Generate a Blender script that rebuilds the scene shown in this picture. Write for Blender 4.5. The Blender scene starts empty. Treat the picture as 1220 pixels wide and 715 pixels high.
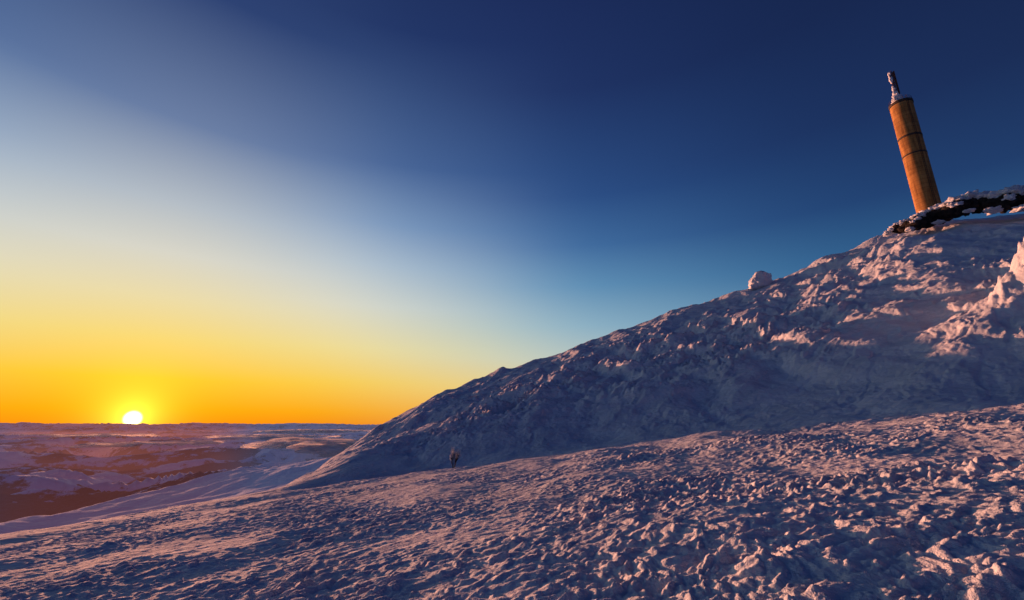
import bpy, bmesh, math, random
import numpy as np
from mathutils import Vector, noise as mnoise, Matrix
random.seed(4)
scene = bpy.context.scene
R = math.radians
def s2l(c):
    out=[]
    for v in c:
        v=v/255.0
        out.append(v/12.92 if v<=0.04045 else ((v+0.055)/1.055)**2.4)
    return (out[0],out[1],out[2],1.0)

SUN_AZ, SUN_EL = -39.0, 0.60      # bearing of the sun (0 = +Y, + = towards +X)
LAMP_AZ, LAMP_EL = -41.0, 1.1

# ------------------------------------------------------------------ noise
rng=np.random.RandomState(11)
PERM=rng.permutation(1024); PERM=np.concatenate([PERM,PERM,PERM])
ANG=rng.rand(1024)*2*np.pi; GX=np.cos(ANG); GY=np.sin(ANG)
def perlin(x,y,seed=0):
    x=x+seed*37.17; y=y+seed*91.7
    xi=np.floor(x).astype(np.int64); yi=np.floor(y).astype(np.int64)
    xf=x-xi; yf=y-yi
    xi&=1023; yi&=1023
    u=xf*xf*xf*(xf*(xf*6-15)+10); v=yf*yf*yf*(yf*(yf*6-15)+10)
    def g(ix,iy,dx,dy):
        h=PERM[PERM[ix&1023]+(iy&1023)]
        return GX[h]*dx+GY[h]*dy
    a=g(xi,yi,xf,yf); b=g(xi+1,yi,xf-1,yf); c=g(xi,yi+1,xf,yf-1); d=g(xi+1,yi+1,xf-1,yf-1)
    return ((a*(1-u)+b*u)*(1-v)+(c*(1-u)+d*u)*v)*1.5
def fbm(x,y,o=4,seed=0,gain=.5):
    s=0;a=1
    for i in range(o):
        s=s+a*perlin(x*2**i,y*2**i,seed+i); a*=gain
    return s
def sstep(a,b,x):
    t=np.clip((x-a)/(b-a),0,1); return t*t*(3-2*t)

def grid_mesh(name, az, r, zfun):
    A,RR=np.meshgrid(az,r)          # rows=r
    X=RR*np.sin(np.radians(A)); Y=RR*np.cos(np.radians(A))
    Z=zfun(A,RR,X,Y)
    nr,nc=A.shape
    co=np.stack([X,Y,Z],-1).reshape(-1,3).astype(np.float32)
    i=np.arange(nr-1)[:,None]*nc; j=np.arange(nc)[None,:]; j2=(j+1)%nc
    q=np.stack([i+j,i+nc+j,i+nc+j2,i+j2],-1).reshape(-1,4).astype(np.int32)
    q=q[:,::-1]
    q=np.ascontiguousarray(q)
    a,b,c=co[q[0,0]],co[q[0,1]],co[q[0,2]]
    if np.cross(b-a,c-a)[2]<0: q=np.ascontiguousarray(q[:,::-1])
    me=bpy.data.meshes.new(name)
    me.vertices.add(len(co)); me.vertices.foreach_set("co",co.ravel())
    me.loops.add(q.size); me.loops.foreach_set("vertex_index",q.ravel())
    me.polygons.add(len(q)); me.polygons.foreach_set("loop_start",np.arange(0,q.size,4,dtype=np.int32))
    me.update(calc_edges=True); me.validate()
    me.shade_smooth()
    ob=bpy.data.objects.new(name,me); scene.collection.objects.link(ob)
    return ob

# ------------------------------------------------------------------ mountain
SAZ=[-180,-120,-90,-60,-45.8,-33,-25.7,-21.9,-17.7,-9.3,-1.1,9.6,19.9,28.4,34.4,42,45.2,51,60,75,100,130,180]
SEL=[-6,  -9, -10,-9.8,-9.3,-8.2,-7.3,-4.7,-1.4,3.6,6.6,10.1,13.1,14.8,16.0,18.0,18.4,17.4,16,13,8,0,-6]
DAZ=[-180,-90,-46,-33,-25.7,-17.7,-5,10,25,45,60,100,180]
DD =[40,45,50,58,75,100,125,138,144,150,150,120,40]
def plane(X,Y): return -1.7+0.120*X-0.024*Y
def base_z(A,RR,X,Y):
    el=np.interp(A,SAZ,SEL); D=np.interp(A,DAZ,DD)
    zc=D*np.tan(np.radians(el))
    R1=np.minimum(36,D*.75)
    k=R1/np.maximum(RR,1e-3)
    zp1=plane(X*k,Y*k)
    s=np.clip((RR-R1)/(D-R1),0,1)
    hillw=sstep(-30,-15,A)*sstep(150,110,A)
    z_h=zp1+(zc-zp1)*(s**1.22)-hillw*1.7*np.exp(-((s-.11)/.09)**2)*sstep(0,.05,s)
    z=np.where(RR<R1,plane(X,Y),z_h)
    ov=np.maximum(RR-D,0)
    z=z-0.62*ov*ov/(ov+14)-0.02*ov
    return z,s,hillw
def bump(A,RR,az,r,wa,wr,h):
    return h*np.exp(-((A-az)/wa)**2-((RR-r)/wr)**2)
def mountain(A,RR,X,Y):
    z,s,hw=base_z(A,RR,X,Y)
    el=np.degrees(np.arctan2(z,RR))
    fg=1-sstep(34,50,RR)
    hill=sstep(36,60,RR)*hw
    cell=RR*0.0036
    def fade(w): return sstep(1.6,3.0,w/cell)
    # broad undulation
    z=z+fbm(X*.035,Y*.035,3,3)*1.5*sstep(30,70,RR)*(1-.65*s)*(.25+.75*hw)
    z=z+fbm(X*.17,Y*.12,3,7)*(.16+.08*sstep(-6,8,X))*sstep(2,9,RR)
    # wind-packed crust
    ca,sa=math.cos(R(28)),math.sin(R(28))
    U=X*ca+Y*sa; V=-X*sa+Y*ca
    wU=fbm(U*.9,V*.9,2,20)*.18; wV=fbm(U*.9,V*.9,2,25)*.18
    patch=np.clip(.60+.9*fbm(X*.16,Y*.16,3,31),.26,1.2)
    right=.56+.42*sstep(-8,10,X-.2*Y)
    def bil(f,sd,st=.8):
        return np.abs(perlin((U+wU)*f*st,(V+wV)*f,sd))
    near=.6+.4*fg
    z=z+near*patch*right*( .13*(bil(.9,41,.6)-.25)*fade(.9)
        +.115*(bil(2.3,43,.68)-.25)*fade(.4)
        +.088*(bil(4.8,47,.78)-.25)*fade(.2)
        +.046*(bil(9.5,48,.85)-.25)*fade(.11)
        +.020*(bil(19.,49,.95)-.25)*fade(.055) )
    lm=perlin((U+wU)*3.2,(V+wV)*4.0,63)+.5*perlin(U*7,V*8,64)
    z=z+near*patch*right*.085*sstep(.15,.7,lm)*fade(.27)
    # hill: rime bands
    rough=np.full_like(RR,.5)
    for (a,e,wa,we,h,til) in [(24,7.5,11,2.0,1.1,.28),(30,9.5,7,1.8,1.0,.2),(38,15.5,6,1.5,1.1,.3),
                          (8,5.5,16,2.2,.6,.35),(-3,1.5,9,1.6,.7,.45),(50,12,6,2.5,.9,.3),(20,10,9,1.4,.6,.2)]:
        rough+=h*np.exp(-((A-a)/wa)**2-((el-e-til*(A-a))/we)**2)
    for (a,e,wa,we,h,til) in [(36,5,10,1.6,.5,.1),(44,9.5,7,1.5,.4,.1),(-15,-4.5,9,1.4,.4,.2)]:
        rough-=h*np.exp(-((A-a)/wa)**2-((el-e-til*(A-a))/we)**2)
    rough=np.clip(rough,.15,1.6)
    hx=fbm(X*.1,Y*.1,2,70)*2; hy=fbm(X*.1,Y*.1,2,74)*2
    edge=1-.45*sstep(.85,1,s)
    z=z+hill*(.5+.5*rough)*fbm(X*.13+hx*.1,Y*.06,3,78)*1.2*edge
    hn=( .70*(np.abs(fbm((U+hx)*.07,(V+hy)*.13,2,80))-.3)
        +.18*(np.abs(perlin((U+hx)*.25,(V+hy)*.42,84))-.25)
        +.22*(np.abs(perlin((U+hx)*.6,(V+hy)*.95,87))-.25)*fade(1.0)
        +.24*(np.abs(perlin(U*1.2+hx,V*1.8+hy,89))-.25)*fade(.55)
        +.17*(np.abs(perlin(U*2.4+hx,V*3.2+hy,90))-.25)*fade(.3)
        +.08*(np.abs(perlin(U*5+hx,V*6+hy,91))-.25)*fade(.17) )
    z=z+hill*rough*hn*edge
    tt=fbm((U+hx)*.09,(V+hy)*.26,5,92,.55)
    z=z+hill*(.2+rough)*.30*sstep(0.0,.22,tt)*edge
    l2=perlin((U+hx)*.6,(V+hy)*.85,95)+.7*perlin(U*1.5,V*1.9,96)
    z=z+hill*rough*.26*sstep(.15,.8,l2)*edge
    # big rime-covered mound at the right and its ridge
    z=z+bump(A,RR,54,72,3.4,7,11.4)+bump(A,RR,49.8,69,2.2,5,2.8)+bump(A,RR,46.5,65,3,6,1.5)
    mm=np.exp(-((A-51.5)/5)**2-((RR-70)/9)**2)
    z=z+mm*1.7*(np.abs(perlin(X*.35,Y*.35,101))-.2)+mm*1.0*(np.abs(perlin(X*.9,Y*.9,103))-.2)+mm*.4*(np.abs(perlin(X*2.,Y*2.,104))-.2)
    # outcrops on the skyline
    z=z+bump(A,RR,-1.3,126,.9,4,1.0)+bump(A,RR,36.5,147,1.6,6,1.8)+bump(A,RR,40,148,1.6,6,1.6)+bump(A,RR,27,143,2,5,.9)+bump(A,RR,-8,118,1,4,.5)
    return z
dense=np.linspace(-60,62,1080)
coarse=np.concatenate([np.linspace(63.5,180,70),np.linspace(-178.5,-61.5,70)])
az_all=np.concatenate([dense,coarse])
r_all=np.concatenate([[0.02,.3,.7],np.geomspace(1.1,4.6,150),np.geomspace(4.62,170,1040),np.geomspace(173,330,24)])
ground=grid_mesh("snowy_mountain_ground",az_all,r_all,mountain)

# ------------------------------------------------------------------ valley
V_AZ=[-180,-90,-60,-43,-39.4,-35.3,-30.5,-25.2,-18.5,-5,20,180]
V_EL=[-9,-9,-8.6,-7.6,-6.6,-5.6,-4.9,-4.2,-3.4,-3.5,-6,-9]
def valley(A,RR,X,Y):
    D2=720+60*np.sin(A*.15)
    zs=D2*np.tan(np.radians(np.interp(A,V_AZ,V_EL)))
    z0=np.interp(A,[-180,-2,6,180],[-62,-62,-95,-95])
    z=z0+(zs-z0)*np.clip((RR-160)/(D2-160),0,1)**.9
    t=np.clip((RR-D2)/(3600-D2),0,1)
    z2=zs+(-560-zs)*(1-(1-t)**1.7)
    z=np.where(RR<D2,z,z2)
    z=z+(fbm(X/160,Y/160,5,5)*8)*sstep(250,700,RR)*(1-sstep(3000,6000,RR)*.5)
    w=sstep(1500,6000,RR)
    wx=fbm(X/5000,Y/5000,2,9)*1500
    ridge=1-np.abs(fbm((X+wx)/4200,(Y+wx)/3000,6,12))*1.6
    z=z+w*(ridge-.45)*320
    big=fbm((X)/16000,(Y)/11000,5,16)
    z=z+sstep(12000,30000,RR)*big*290
    rg=1-np.abs(fbm(X/26000,Y/13000,5,19,.55))*1.3
    z=z+sstep(42000,75000,RR)*(200+rg*360)
    ax=A+41-2.5*np.sin(np.log(RR)*3)
    z=z-110*np.exp(-(ax/4)**2)*sstep(2200,3500,RR)*(1-sstep(12000,20000,RR))
    return z
vaz=np.concatenate([np.linspace(-62,2,640),np.linspace(3,62,60),np.linspace(65,180,30),np.linspace(-176,-65,30)])
vr=np.geomspace(160,95000,680)
val=grid_mesh("valley_terrain",vaz,vr,valley)

# ------------------------------------------------------------------ node helpers
class NT:
    def __init__(s,nt): s.nt=nt; s.n=nt.nodes; s.l=nt.links
    def new(s,t,**k):
        n=s.n.new(t)
        for a,b in k.items(): setattr(n,a,b)
        return n
    def link(s,a,b): s.l.new(a,b)
    def put(s,sock,v):
        if isinstance(v,bpy.types.NodeSocket): s.l.new(v,sock)
        else: sock.default_value=v
    def math(s,op,a,b=None,c=None,clamp=False):
        n=s.new('ShaderNodeMath',operation=op); n.use_clamp=clamp
        s.put(n.inputs[0],a)
        if b is not None: s.put(n.inputs[1],b)
        if c is not None: s.put(n.inputs[2],c)
        return n.outputs[0]
    def mapr(s,v,a,b,c=0.,d=1.,t='SMOOTHSTEP'):
        n=s.new('ShaderNodeMapRange',interpolation_type=t)
        s.put(n.inputs[0],v)
        for i,x in enumerate((a,b,c,d)): n.inputs[i+1].default_value=x
        return n.outputs[0]
    def mix(s,f,a,b,bt='MIX'):
        n=s.new('ShaderNodeMix',data_type='RGBA',blend_type=bt)
        s.put(n.inputs[0],f); s.put(n.inputs[6],a); s.put(n.inputs[7],b)
        return n.outputs[2]
    def noise(s,vec,scale,detail=4,rough=.55,dist=0.):
        n=s.new('ShaderNodeTexNoise'); s.put(n.inputs['Vector'],vec)
        n.inputs['Scale'].default_value=scale; n.inputs['Detail'].default_value=detail
        n.inputs['Roughness'].default_value=rough; n.inputs['Distortion'].default_value=dist
        return n.outputs['Fac']
def newmat(name):
    m=bpy.data.materials.new(name); m.use_nodes=True; m.node_tree.nodes.clear()
    t=NT(m.node_tree); o=t.new('ShaderNodeOutputMaterial'); p=t.new('ShaderNodeBsdfPrincipled')
    t.link(p.outputs[0],o.inputs[0])
    return m,t,p,o
def simple(name,c1,c2,scale,rough=.8,bump=.3,bscale=8,dist=.05):
    m,t,p,o=newmat(name)
    g=t.new('ShaderNodeTexCoord').outputs['Object']
    f=t.noise(g,scale,5)
    t.put(p.inputs['Base Color'],t.mix(t.mapr(f,.35,.65),(*c1,1),(*c2,1)))
    p.inputs['Roughness'].default_value=rough; p.inputs['Specular IOR Level'].default_value=.2
    b=t.new('ShaderNodeBump'); b.inputs['Strength'].default_value=bump; b.inputs['Distance'].default_value=dist
    t.put(b.inputs['Height'],t.noise(g,bscale,6,.6)); t.link(b.outputs[0],p.inputs['Normal'])
    return m

def snow_mat(name,fine=1.0):
    m,t,p,o=newmat(name)
    g=t.new('ShaderNodeTexCoord').outputs['Object']
    n1=t.noise(g,.35,3); n2=t.noise(g,3.,4)
    c=t.mix(t.mapr(n1,.3,.7),(.53,.59,.68,1),(.69,.73,.80,1))
    c=t.mix(t.mapr(n2,.5,.75,0,.5),c,(.44,.49,.61,1))
    t.put(p.inputs['Base Color'],c)
    p.inputs['Roughness'].default_value=.95
    p.inputs['Specular IOR Level'].default_value=.04
    h=t.math('MULTIPLY',t.noise(g,2.0*fine,6,.70,.3),.13)
    h2=t.math('MULTIPLY',t.noise(g,12*fine,4,.7),.028)
    h3=t.math('MULTIPLY',t.noise(g,.5*fine,3,.68),.26)
    hh=t.math('ADD',t.math('ADD',h,h2),h3)
    b=t.new('ShaderNodeBump'); b.inputs['Strength'].default_value=1.0; b.inputs['Distance'].default_value=1.0
    t.put(b.inputs['Height'],hh); t.link(b.outputs[0],p.inputs['Normal'])
    return m
SNOW=snow_mat("wind_packed_snow"); ground.data.materials.append(SNOW)
RIME=snow_mat("rime_ice",.8)

# valley: snow and forest, with haze painted over as emission
m,t,p,o=newmat("valley_snow_forest_painted_haze")
geo=t.new('ShaderNodeNewGeometry')
P=geo.outputs['Position']
sc=t.new('ShaderNodeVectorMath',operation='SCALE'); t.link(P,sc.inputs[0]); sc.inputs['Scale'].default_value=.001
pk=sc.outputs[0]
sep=t.new('ShaderNodeSeparateXYZ'); t.link(pk,sep.inputs[0])
dist=t.math('SQRT',t.math('ADD',t.math('MULTIPLY',sep.outputs[0],sep.outputs[0]),t.math('MULTIPLY',sep.outputs[1],sep.outputs[1])))
forest=t.math('ADD',t.noise(pk,.8,7,.65),t.math('MULTIPLY',t.math('SUBTRACT',t.noise(pk,5,6,.7),.5),.5))
low=t.mapr(sep.outputs[2],-.62,-.40,1,0)
near_f=t.math('MULTIPLY',t.mapr(dist,1.5,2.2),t.mapr(dist,3.5,6.5,.09,0))
fo=t.mapr(t.math('ADD',t.math('ADD',forest,t.math('MULTIPLY',low,.08)),near_f),.505,.565)
fo=t.math('MULTIPLY',fo,t.mapr(dist,1.1,2.0))
fc=t.mix(t.mapr(t.noise(pk,30,4,.7),.4,.65),(.012,.012,.018,1),(.05,.048,.065,1))
col=t.mix(t.math('MULTIPLY',fo,.96),(.78,.82,.95,1),fc)
t.put(p.inputs['Base Color'],col); p.inputs['Roughness'].default_value=1; p.inputs['Specular IOR Level'].default_value=0
b=t.new('ShaderNodeBump'); b.inputs['Strength'].default_value=1; b.inputs['Distance'].default_value=14
t.put(b.inputs['Height'],t.noise(pk,9,6,.65)); t.link(b.outputs[0],p.inputs['Normal'])
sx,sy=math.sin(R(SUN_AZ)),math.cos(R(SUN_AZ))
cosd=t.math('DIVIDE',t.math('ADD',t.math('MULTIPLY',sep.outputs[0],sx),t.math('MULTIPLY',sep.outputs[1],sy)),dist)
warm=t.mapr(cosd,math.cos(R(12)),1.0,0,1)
hz=t.mix(warm,s2l((126,122,158)),s2l((200,116,104)))  # painted haze light, violet in general and reddened toward the sun
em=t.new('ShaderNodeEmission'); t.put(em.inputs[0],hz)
hf=t.math('SUBTRACT',1.0,t.math('EXPONENT',t.math('MULTIPLY',dist,-1/24.0)))  # surface glows more with distance, imitating haze
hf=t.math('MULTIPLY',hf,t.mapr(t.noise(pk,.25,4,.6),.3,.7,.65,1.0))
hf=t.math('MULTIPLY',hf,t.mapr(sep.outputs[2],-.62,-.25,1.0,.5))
hf=t.math('MAXIMUM',hf,.12)  # minimum painted glow, lightens the near snow shoulder
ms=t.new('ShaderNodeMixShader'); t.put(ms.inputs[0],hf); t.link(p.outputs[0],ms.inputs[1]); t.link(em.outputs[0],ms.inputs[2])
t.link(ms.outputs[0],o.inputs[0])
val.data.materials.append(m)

# ------------------------------------------------------------------ blobs
def ico(sub):
    bm=bmesh.new(); bmesh.ops.create_icosphere(bm,subdivisions=sub,radius=1)
    v=[x.co.copy() for x in bm.verts]; f=[[q.index for q in x.verts] for x in bm.faces]; bm.free(); return v,f
def blobs(name,items,mat,sub=3,amp=.3,freq=1.6,parent=None):
    tv,tf=ico(sub); V=[];F=[]
    for k,(c,s,yaw) in enumerate(items):
        M=Matrix.Rotation(yaw,3,'Z'); off=len(V); o3=Vector((k*7.3,k*3.1,k*1.7))
        for v in tv:
            n=mnoise.fractal(v*freq+o3,.8,2.1,5)
            n2=abs(mnoise.noise(v*freq*2.2+o3))
            w=v*(1+amp*n+amp*.6*n2)
            w=M@Vector((w.x*s[0],w.y*s[1],w.z*s[2]))
            V.append((c[0]+w.x,c[1]+w.y,c[2]+w.z))
        F+=[[off+i for i in f] for f in tf]
    me=bpy.data.meshes.new(name); me.from_pydata(V,[],F); me.shade_smooth(); me.materials.append(mat)
    ob=bpy.data.objects.new(name,me); scene.collection.objects.link(ob)
    if parent: ob.parent=parent
    return ob
def empty(name,loc=(0,0,0)):
    e=bpy.data.objects.new(name,None); scene.collection.objects.link(e); e.location=loc; return e
def pol(az,r,el=None,z=None):
    a=R(az); zz=r*math.tan(R(el)) if z is None else z
    return Vector((r*math.sin(a),r*math.cos(a),zz))
def gz(az,r):
    A=np.array([[az]],float);RR=np.array([[r]],float)
    X=RR*np.sin(np.radians(A));Y=RR*np.cos(np.radians(A))
    return float(mountain(A,RR,X,Y)[0,0])

ROCK=simple("dark_rock",(.010,.009,.010),(.032,.026,.025),1.2,.9,.8,3,.3)

# ------------------------------------------------------------------ rime wall at tower foot
wall=empty("rime_covered_rock_wall")
ti=[];ri=[]
WA=[41.6,43,44.8,46.2,47.8,51.3,56,60]; WT=[18.2,18.85,19.35,19.7,19.9,19.15,17.9,17]
a=41.8
while a<60:
    r=137+1.2*math.sin(a*2.1)
    top=np.interp(a,WA,WT)
    thick=.35+.65*min(1,(a-41.5)/4)
    zt=r*math.tan(R(top))
    p0=pol(a,r+.4,z=zt-.85*thick+random.uniform(-.25,.35))
    sz=random.uniform(.7,1.35)*thick+.28
    ri.append((p0+Vector((random.uniform(-.5,.5),random.uniform(-.8,.8),0)),(sz*1.35,sz*1.3,sz*.8),random.random()*6))
    if random.random()<.25 or a<44.5:
        q=pol(a,r-2.0,z=zt-1.9*thick+random.uniform(-.4,.3)); z2=sz*.55
        ri.append((q,(z2*1.3,z2,z2*.8),random.random()*6))
    if a>43.2:
        ti.append((pol(a,r-.7,z=zt-2.6*thick),(1.7,1.7,1.6*thick),random.random()*6))
    if random.random()<.2:
        q=pol(a,r-3.4,z=zt-4.9*thick+random.uniform(-.3,.3)); z2=random.uniform(.5,1.0)
        ri.append((q,(z2*1.6,z2*1.2,z2*.6),random.random()*6))
    a+=.36
blobs("rock_face",ti,ROCK,3,.5,1.5,wall)
blobs("rime_cap",ri,RIME,4,.55,1.7,wall)

# snow-covered boulder on the skyline
bo=empty("snow_covered_boulder")
bc=pol(29.9,142,z=gz(29.9,142))
bm=bmesh.new(); bmesh.ops.create_cube(bm,size=2)
bmesh.ops.subdivide_edges(bm,edges=bm.edges[:],cuts=18,use_grid_fill=True)
for v in bm.verts:
    c=v.co.copy(); n=c.normalized()
    w=c.lerp(n*1.25,.58)
    w*=1+.26*mnoise.fractal(c*.9+Vector((3,1,5)),.8,2,5)+.14*abs(mnoise.noise(c*3))
    w.x+=.30*(w.z) ; w.x*=1-.14*w.z
    v.co=Vector((w.x*2.3,w.y*2.2,w.z*2.1))
me=bpy.data.meshes.new("boulder_rime"); bm.to_mesh(me); bm.free(); me.shade_smooth(); me.materials.append(RIME)
ob=bpy.data.objects.new("boulder_rime",me); scene.collection.objects.link(ob); ob.parent=bo
bo.location=bc+Vector((0,0,1.4)); bo.rotation_euler=(0,0,R(-10))
blobs("drift",[((3.0,0,-1.6),(2.9,1.8,.8),0),((-2.0,-.8,-1.8),(1.9,1.4,.8),1)],RIME,3,.35,1.5,bo)

# ------------------------------------------------------------------ tower
tw=empty("concrete_broadcast_tower"); TR=151
tb=pol(45.3,TR,el=17.6); tw.location=tb; tw.rotation_euler=(0,0,R(-45.3))
m,t,p,o=newmat("weathered_concrete")
g=t.new('ShaderNodeTexCoord').outputs['Object']
mp=t.new('ShaderNodeMapping'); t.link(g,mp.inputs[0]); mp.inputs['Scale'].default_value=(1,1,.12)
st=t.noise(mp.outputs[0],1.6,6,.65)
mp2=t.new('ShaderNodeMapping'); t.link(g,mp2.inputs[0]); mp2.inputs['Scale'].default_value=(.3,.3,1.2)
bd=t.noise(mp2.outputs[0],.9,4,.6)
c=t.mix(t.mapr(st,.3,.7),(.42,.22,.070,1),(.19,.090,.030,1))
c=t.mix(t.mapr(bd,.45,.7,0,.45),c,(.47,.26,.09,1))
wv=t.new('ShaderNodeTexWave',wave_type='BANDS',bands_direction='Z'); t.link(g,wv.inputs[0]); wv.inputs['Scale'].default_value=.26; wv.inputs['Distortion'].default_value=.2
c=t.mix(t.mapr(wv.outputs[1],0,.05,.5,0),c,(.10,.06,.04,1))
t.put(p.inputs['Base Color'],c); p.inputs['Roughness'].default_value=.9; p.inputs['Specular IOR Level'].default_value=.15
b=t.new('ShaderNodeBump'); b.inputs['Strength'].default_value=.5; b.inputs['Distance'].default_value=.06
t.put(b.inputs['Height'],t.noise(g,6,5,.6)); t.link(b.outputs[0],p.inputs['Normal'])
CONC=m
DARK=simple("dark_steel",(.03,.025,.022),(.07,.05,.04),3,.7,.2)
BARK=simple("dark_bark",(.02,.018,.02),(.04,.035,.04),3,.9,.2)
REDM=simple("rusty_red_steel",(.10,.035,.02),(.06,.03,.025),3,.7,.3)
def lathe(name,prof,mat,parent,seg=64,ribs=0):
    V=[];F=[]
    for (r,z) in prof:
        for k in range(seg):
            a=2*math.pi*k/seg; V.append((r*math.cos(a),r*math.sin(a),z))
    n=len(prof)
    for i in range(n-1):
        for k in range(seg):
            k2=(k+1)%seg; F.append((i*seg+k,i*seg+k2,(i+1)*seg+k2,(i+1)*seg+k))
    F.append(tuple(range(seg-1,-1,-1))); F.append(tuple((n-1)*seg+k for k in range(seg)))
    me=bpy.data.meshes.new(name); me.from_pydata(V,[],F); me.materials.append(mat)
    ob=bpy.data.objects.new(name,me); scene.collection.objects.link(ob); ob.parent=parent
    for pl in me.polygons: pl.use_smooth=len(pl.vertices)==4
    me.set_sharp_from_angle(angle=R(30))
    return ob
ztop=TR*math.tan(R(29.55))-tb.z
zmast=TR*math.tan(R(32.45))-tb.z
RT=2.5
lathe("shaft",[(RT*1.03,-6),(RT*1.02,0),(RT,ztop-.5)],CONC,tw)
H=ztop
for f,h,rr in [(.56,.35,.05),(.70,.5,.06)]:
    z0=H*f; lathe("ring_band",[(RT+.03,z0-.05),(RT+.03+rr,z0),(RT+.03+rr,z0+h),(RT+.03,z0+h+.05)],DARK,tw)
lathe("top_rim",[(RT-.02,H-.9),(RT+.14,H-.8),(RT+.14,H-.08),(RT-.1,H)],DARK,tw)
lathe("roof_slab",[(RT-.12,H-.1),(RT-.25,H+.15),(1.2,H+.35)],CONC,tw)
def bar(bm,a,b,w):
    a=Vector(a);b=Vector(b);d=b-a
    q=d.to_track_quat('Z','Y').to_matrix().to_4x4()
    bmesh.ops.create_cone(bm,cap_ends=True,segments=6,radius1=w,radius2=w,depth=d.length,matrix=Matrix.Translation((a+b)/2)@q)
bm=bmesh.new()
for ang in (R(-60),R(-52)):
    x,y=(RT+.12)*math.cos(ang),(RT+.12)*math.sin(ang); bar(bm,(x,y,0),(x,y,H+.9),.045)
z=0
while z<H:
    a1,a2=R(-60),R(-52); rr=RT+.12
    bar(bm,(rr*math.cos(a1),rr*math.sin(a1),z),(rr*math.cos(a2),rr*math.sin(a2),z),.03); z+=.6
for k in range(20):
    a0=2*math.pi*k/20;a1=2*math.pi*(k+1)/20; rr=RT-.05
    p0=(rr*math.cos(a0),rr*math.sin(a0));p1=(rr*math.cos(a1),rr*math.sin(a1))
    bar(bm,(*p0,H-.1),(*p0,H+.9),.03)
    for hh in (.45,.9): bar(bm,(*p0,H+hh),(*p1,H+hh),.025)
me=bpy.data.meshes.new("ladder_and_railing"); bm.to_mesh(me); bm.free(); me.materials.append(DARK)
ob=bpy.data.objects.new("ladder_and_railing",me); scene.collection.objects.link(ob); ob.parent=tw
bm=bmesh.new(); hm=zmast-H; N=9
def corner(i,k):
    f=i/N; w=(.62*(1-f)+.30*f); a=math.pi/4+k*math.pi/2
    return (w*math.cos(a)*1.2-.2,w*math.sin(a)*1.2,H+.2+hm*.97*f)
for i in range(N):
    for k in range(4):
        bar(bm,corner(i,k),corner(i+1,k),.085)
        bar(bm,corner(i,k),corner(i+1,(k+1)%4),.05)
        bar(bm,corner(i,(k+1)%4),corner(i+1,k),.05)
        bar(bm,corner(i+1,k),corner(i+1,(k+1)%4),.05)
for i,(f,sg) in enumerate([(.35,1),(.5,1),(.65,1),(.8,1),(.93,1),(.72,-1),(.9,-1)]):
    mtx=Matrix.Translation((.42*sg-.2+(.1 if sg>0 else 0),0,H+.2+hm*f))@Matrix.Diagonal((.35,.8,1.1,1))
    bmesh.ops.create_cube(bm,size=1,matrix=mtx)
bar(bm,(-.2,0,H),(-.2,0,H+hm*1.06),.12)
me=bpy.data.meshes.new("lattice_mast"); bm.to_mesh(me); bm.free(); me.materials.append(REDM)
ob=bpy.data.objects.new("lattice_mast",me); scene.collection.objects.link(ob); ob.parent=tw
its=[((-.2,0,H+.9),(1.25,1.25,1.1),0),((-.35,-.2,H+2.1),(.95,.9,1.2),1),((-.5,-.1,H+3.4),(.62,.6,1.1),2)]
for k in range(11):
    f=.35+.62*k/10
    if k in(4,5): continue
    its.append(((-.62+random.uniform(-.08,.1),random.uniform(-.35,.1),H+hm*f),(.36,.42,.62),k))
blobs("mast_rime",its,RIME,3,.5,1.6,tw)

# ------------------------------------------------------------------ frosted shrub
sh=empty("frosted_shrub"); sr=37; sz=gz(-6.9,sr); sh.location=pol(-6.9,sr,z=sz-.05); sh.scale=(.6,.6,.95)
bm=bmesh.new(); bmr=bmesh.new()
def twig(p,d,L,w,dep):
    q=p+d*L
    bar(bm,p,q,w)
    if dep<2: bar(bmr,p+Vector((-.012,0,.014)),q+Vector((-.012,0,.02)),w*1.1+.006)
    if dep==0: return
    for k in range(random.choice((2,3))):
        nd=(d+Vector((random.uniform(-.6,.6),random.uniform(-.6,.6),random.uniform(0,.5)))).normalized()
        twig(p.lerp(q,random.uniform(.45,1)),nd,L*random.uniform(.55,.8),w*.72,dep-1)
for k in range(6):
    a=k*1.1; twig(Vector((.1*math.cos(a),.1*math.sin(a),0)),Vector((.3*math.cos(a),.25*math.sin(a),1)).normalized(),random.uniform(.5,.75),.035,4)
for nm,bb,mt in (("branches",bm,BARK),("frost",bmr,RIME)):
    me=bpy.data.meshes.new(nm); bb.to_mesh(me); bb.free(); me.materials.append(mt)
    ob=bpy.data.objects.new(nm,me); scene.collection.objects.link(ob); ob.parent=sh

# ------------------------------------------------------------------ fog banks in the valley
fm,t,p,o=newmat("fog")
t.n.remove(p)
df=t.new('ShaderNodeBsdfDiffuse'); df.inputs[0].default_value=(.92,.90,.90,1)
tl=t.new('ShaderNodeBsdfTranslucent'); tl.inputs[0].default_value=(.95,.90,.86,1)
m0=t.new('ShaderNodeMixShader'); m0.inputs[0].default_value=.55; t.link(df.outputs[0],m0.inputs[1]); t.link(tl.outputs[0],m0.inputs[2])
tr=t.new('ShaderNodeBsdfTransparent'); lw=t.new('ShaderNodeTexCoord')
ng=t.noise(lw.outputs['Object'],.0016,6,.6)
ms=t.new('ShaderNodeMixShader'); t.put(ms.inputs[0],t.mapr(ng,.36,.58,0.,.75)); t.link(tr.outputs[0],ms.inputs[1]); t.link(m0.outputs[0],ms.inputs[2]); t.link(ms.outputs[0],o.inputs[0])
fi=[]
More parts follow.
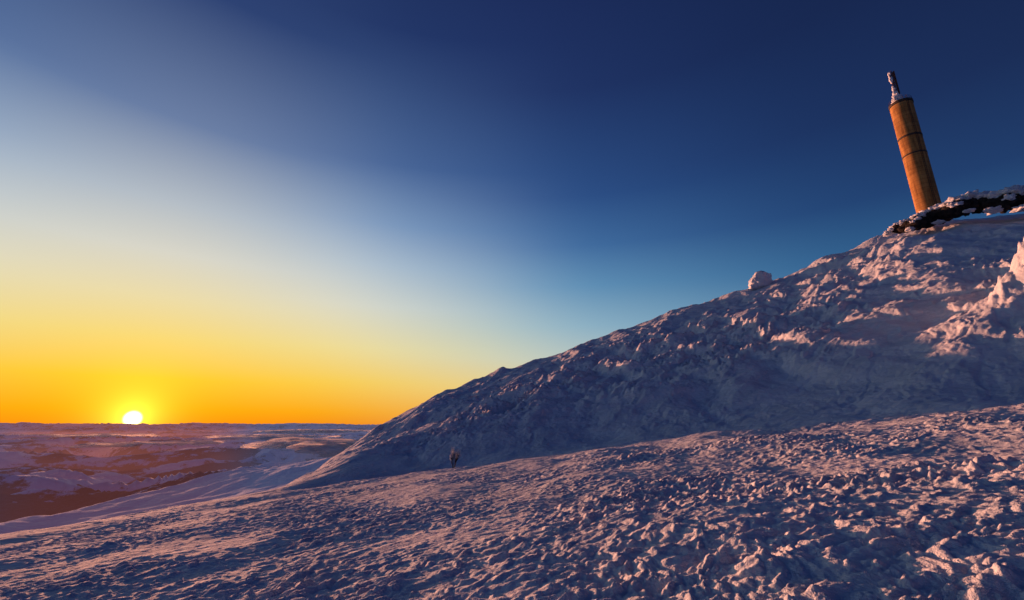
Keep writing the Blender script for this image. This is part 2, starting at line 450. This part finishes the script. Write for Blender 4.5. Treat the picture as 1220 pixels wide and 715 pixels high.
for (az,r,zz,n,spread,k0) in [(-24,10500,-360,44,3.0,1.5),(-21.5,8500,-340,26,2.2,1.4),(-28,18000,-400,24,5,.8),(-22,30000,-360,22,5,.7),(-37,15000,-450,20,5,.8),(-44,24000,-410,18,5,.7)]:
    for k in range(n):
        a=az+random.gauss(0,spread*.45); rr=r*(1+random.gauss(0,.05)); s=r*.014*random.uniform(.5,1.3)
        fi.append((pol(a,rr,z=zz+random.uniform(-25,25)),(s*2.9,s*1.2,s*.30*k0),R(-az)+random.uniform(-.25,.25)))
blobs("fog_bank",fi,fm,3,.45,1.3)

# ------------------------------------------------------------------ world
w=bpy.data.worlds.new("World"); scene.world=w; w.use_nodes=True; w.node_tree.nodes.clear(); t=NT(w.node_tree)
tc=t.new('ShaderNodeTexCoord'); nv=t.new('ShaderNodeVectorMath',operation='NORMALIZE'); t.link(tc.outputs['Generated'],nv.inputs[0])
sp=t.new('ShaderNodeSeparateXYZ'); t.link(nv.outputs[0],sp.inputs[0]); X_,Y_,Z_=sp.outputs
el=t.math('DEGREES',t.math('ARCSINE',Z_))
hor=t.math('MAXIMUM',t.math('SQRT',t.math('ADD',t.math('MULTIPLY',X_,X_),t.math('MULTIPLY',Y_,Y_))),1e-4)
cd=t.math('DIVIDE',t.math('ADD',t.math('MULTIPLY',X_,sx),t.math('MULTIPLY',Y_,sy)),hor)
cd=t.math('MINIMUM',t.math('MAXIMUM',cd,-1.),1.)
daz=t.math('DEGREES',t.math('ARCCOSINE',cd))
RAMPS={
0:[(0,(249,140,8)),(1.5,(253,166,8)),(4.5,(252,198,40)),(8.5,(243,214,118)),(12.5,(233,218,168)),(17,(215,213,200)),(22,(180,189,198)),(30,(106,126,164)),(42,(44,65,114)),(60,(24,38,78))],
20:[(0,(242,144,25)),(1.5,(247,170,30)),(5,(246,206,90)),(9,(236,220,156)),(14,(214,216,204)),(19,(176,193,208)),(24,(128,156,192)),(31,(75,104,153)),(45,(34,54,103)),(60,(24,38,78))],
40:[(0,(232,170,90)),(4,(225,205,150)),(8,(190,203,195)),(12,(150,184,200)),(17,(103,151,188)),(22,(69,114,165)),(28,(46,82,138)),(40,(32,52,102)),(50,(27,43,90)),(60,(22,36,76))],
65:[(0,(190,170,160)),(5,(140,165,185)),(11,(88,138,176)),(16,(52,105,151)),(22,(35,72,123)),(30,(28,53,101)),(40,(23,41,84)),(60,(19,32,70))],
95:[(0,(120,135,168)),(8,(76,105,152)),(15,(42,70,114)),(22,(28,48,90)),(30,(23,37,74)),(60,(17,27,60))],
160:[(0,(78,92,148)),(8,(66,80,138)),(20,(40,56,110)),(40,(26,38,84)),(60,(17,27,60))]}
RNG={20:(0,27),40:(14,52),65:(34,82),95:(58,118),160:(100,170)}
outs=[]
fac=t.math('DIVIDE',el,60.0,clamp=True)
for k,st in RAMPS.items():
    n=t.new('ShaderNodeValToRGB'); cr=n.color_ramp; cr.interpolation='LINEAR'
    while len(cr.elements)>1: cr.elements.remove(cr.elements[0])
    cr.elements[0].position=0; cr.elements[0].color=s2l(st[0][1])
    for e,c in st[1:]:
        q=cr.elements.new(e/60.0); q.color=s2l(c)
    t.link(fac,n.inputs[0]); outs.append((k,n.outputs[0]))
c=outs[0][1]
for i in range(1,len(outs)):
    a_,b_=RNG[outs[i][0]]
    c=t.mix(t.mapr(daz,a_,b_),c,outs[i][1])
c=t.mix(t.mapr(el,-1.5,-.2,1,0),c,s2l((54,56,88)))
se=R(SUN_EL); sv=(sx*math.cos(se),sy*math.cos(se),math.sin(se))
dp=t.new('ShaderNodeVectorMath',operation='DOT_PRODUCT'); t.link(nv.outputs[0],dp.inputs[0]); dp.inputs[1].default_value=sv
ga=t.math('DEGREES',t.math('ARCCOSINE',t.math('MINIMUM',dp.outputs['Value'],1.0)))
def addc(c,f,col):
    return t.mix(1.0,c,t.mix(f,(0,0,0,1),col),'ADD')
c=addc(c,t.mapr(ga,.4,.85,1,0),(9,8,2.2,1))
g1=t.math('EXPONENT',t.math('MULTIPLY',ga,-.70)); c=addc(c,g1,(1.6,1.4,.14,1))
g2=t.math('EXPONENT',t.math('MULTIPLY',ga,-.20)); c=addc(c,g2,(.2,.10,.0,1))
bg=t.new('ShaderNodeBackground'); t.link(c,bg.inputs[0]); bg.inputs[1].default_value=1.0
sky=t.new('ShaderNodeTexSky',sky_type='NISHITA'); sky.sun_disc=False; sky.sun_elevation=R(LAMP_EL); sky.sun_rotation=R(SUN_AZ)
b2=t.new('ShaderNodeBackground'); t.link(sky.outputs[0],b2.inputs[0]); b2.inputs[1].default_value=.003
ad=t.new('ShaderNodeAddShader'); t.link(bg.outputs[0],ad.inputs[0]); t.link(b2.outputs[0],ad.inputs[1])
wo=t.new('ShaderNodeOutputWorld'); t.link(ad.outputs[0],wo.inputs[0])

# ------------------------------------------------------------------ sun lamp
L=bpy.data.lights.new("sun","SUN"); L.energy=8.4; L.angle=R(.6); L.color=(1,.38,.20)
lo=bpy.data.objects.new("sun",L); scene.collection.objects.link(lo)
le=R(LAMP_EL); la=R(LAMP_AZ); d=Vector((math.sin(la)*math.cos(le),math.cos(la)*math.cos(le),math.sin(le)))
lo.rotation_euler=d.to_track_quat('Z','Y').to_euler(); lo.location=(0,0,100)

# ------------------------------------------------------------------ camera
cam=bpy.data.cameras.new("camera"); cam.sensor_width=36; cam.lens=36*540/1220; cam.clip_start=.1; cam.clip_end=300000
co=bpy.data.objects.new("camera",cam); scene.collection.objects.link(co); co.location=(0,0,0)
co.rotation_euler=(R(90+15.45),0,0); scene.camera=co
scene.view_settings.view_transform='Standard'; scene.view_settings.look='None'; scene.view_settings.exposure=0
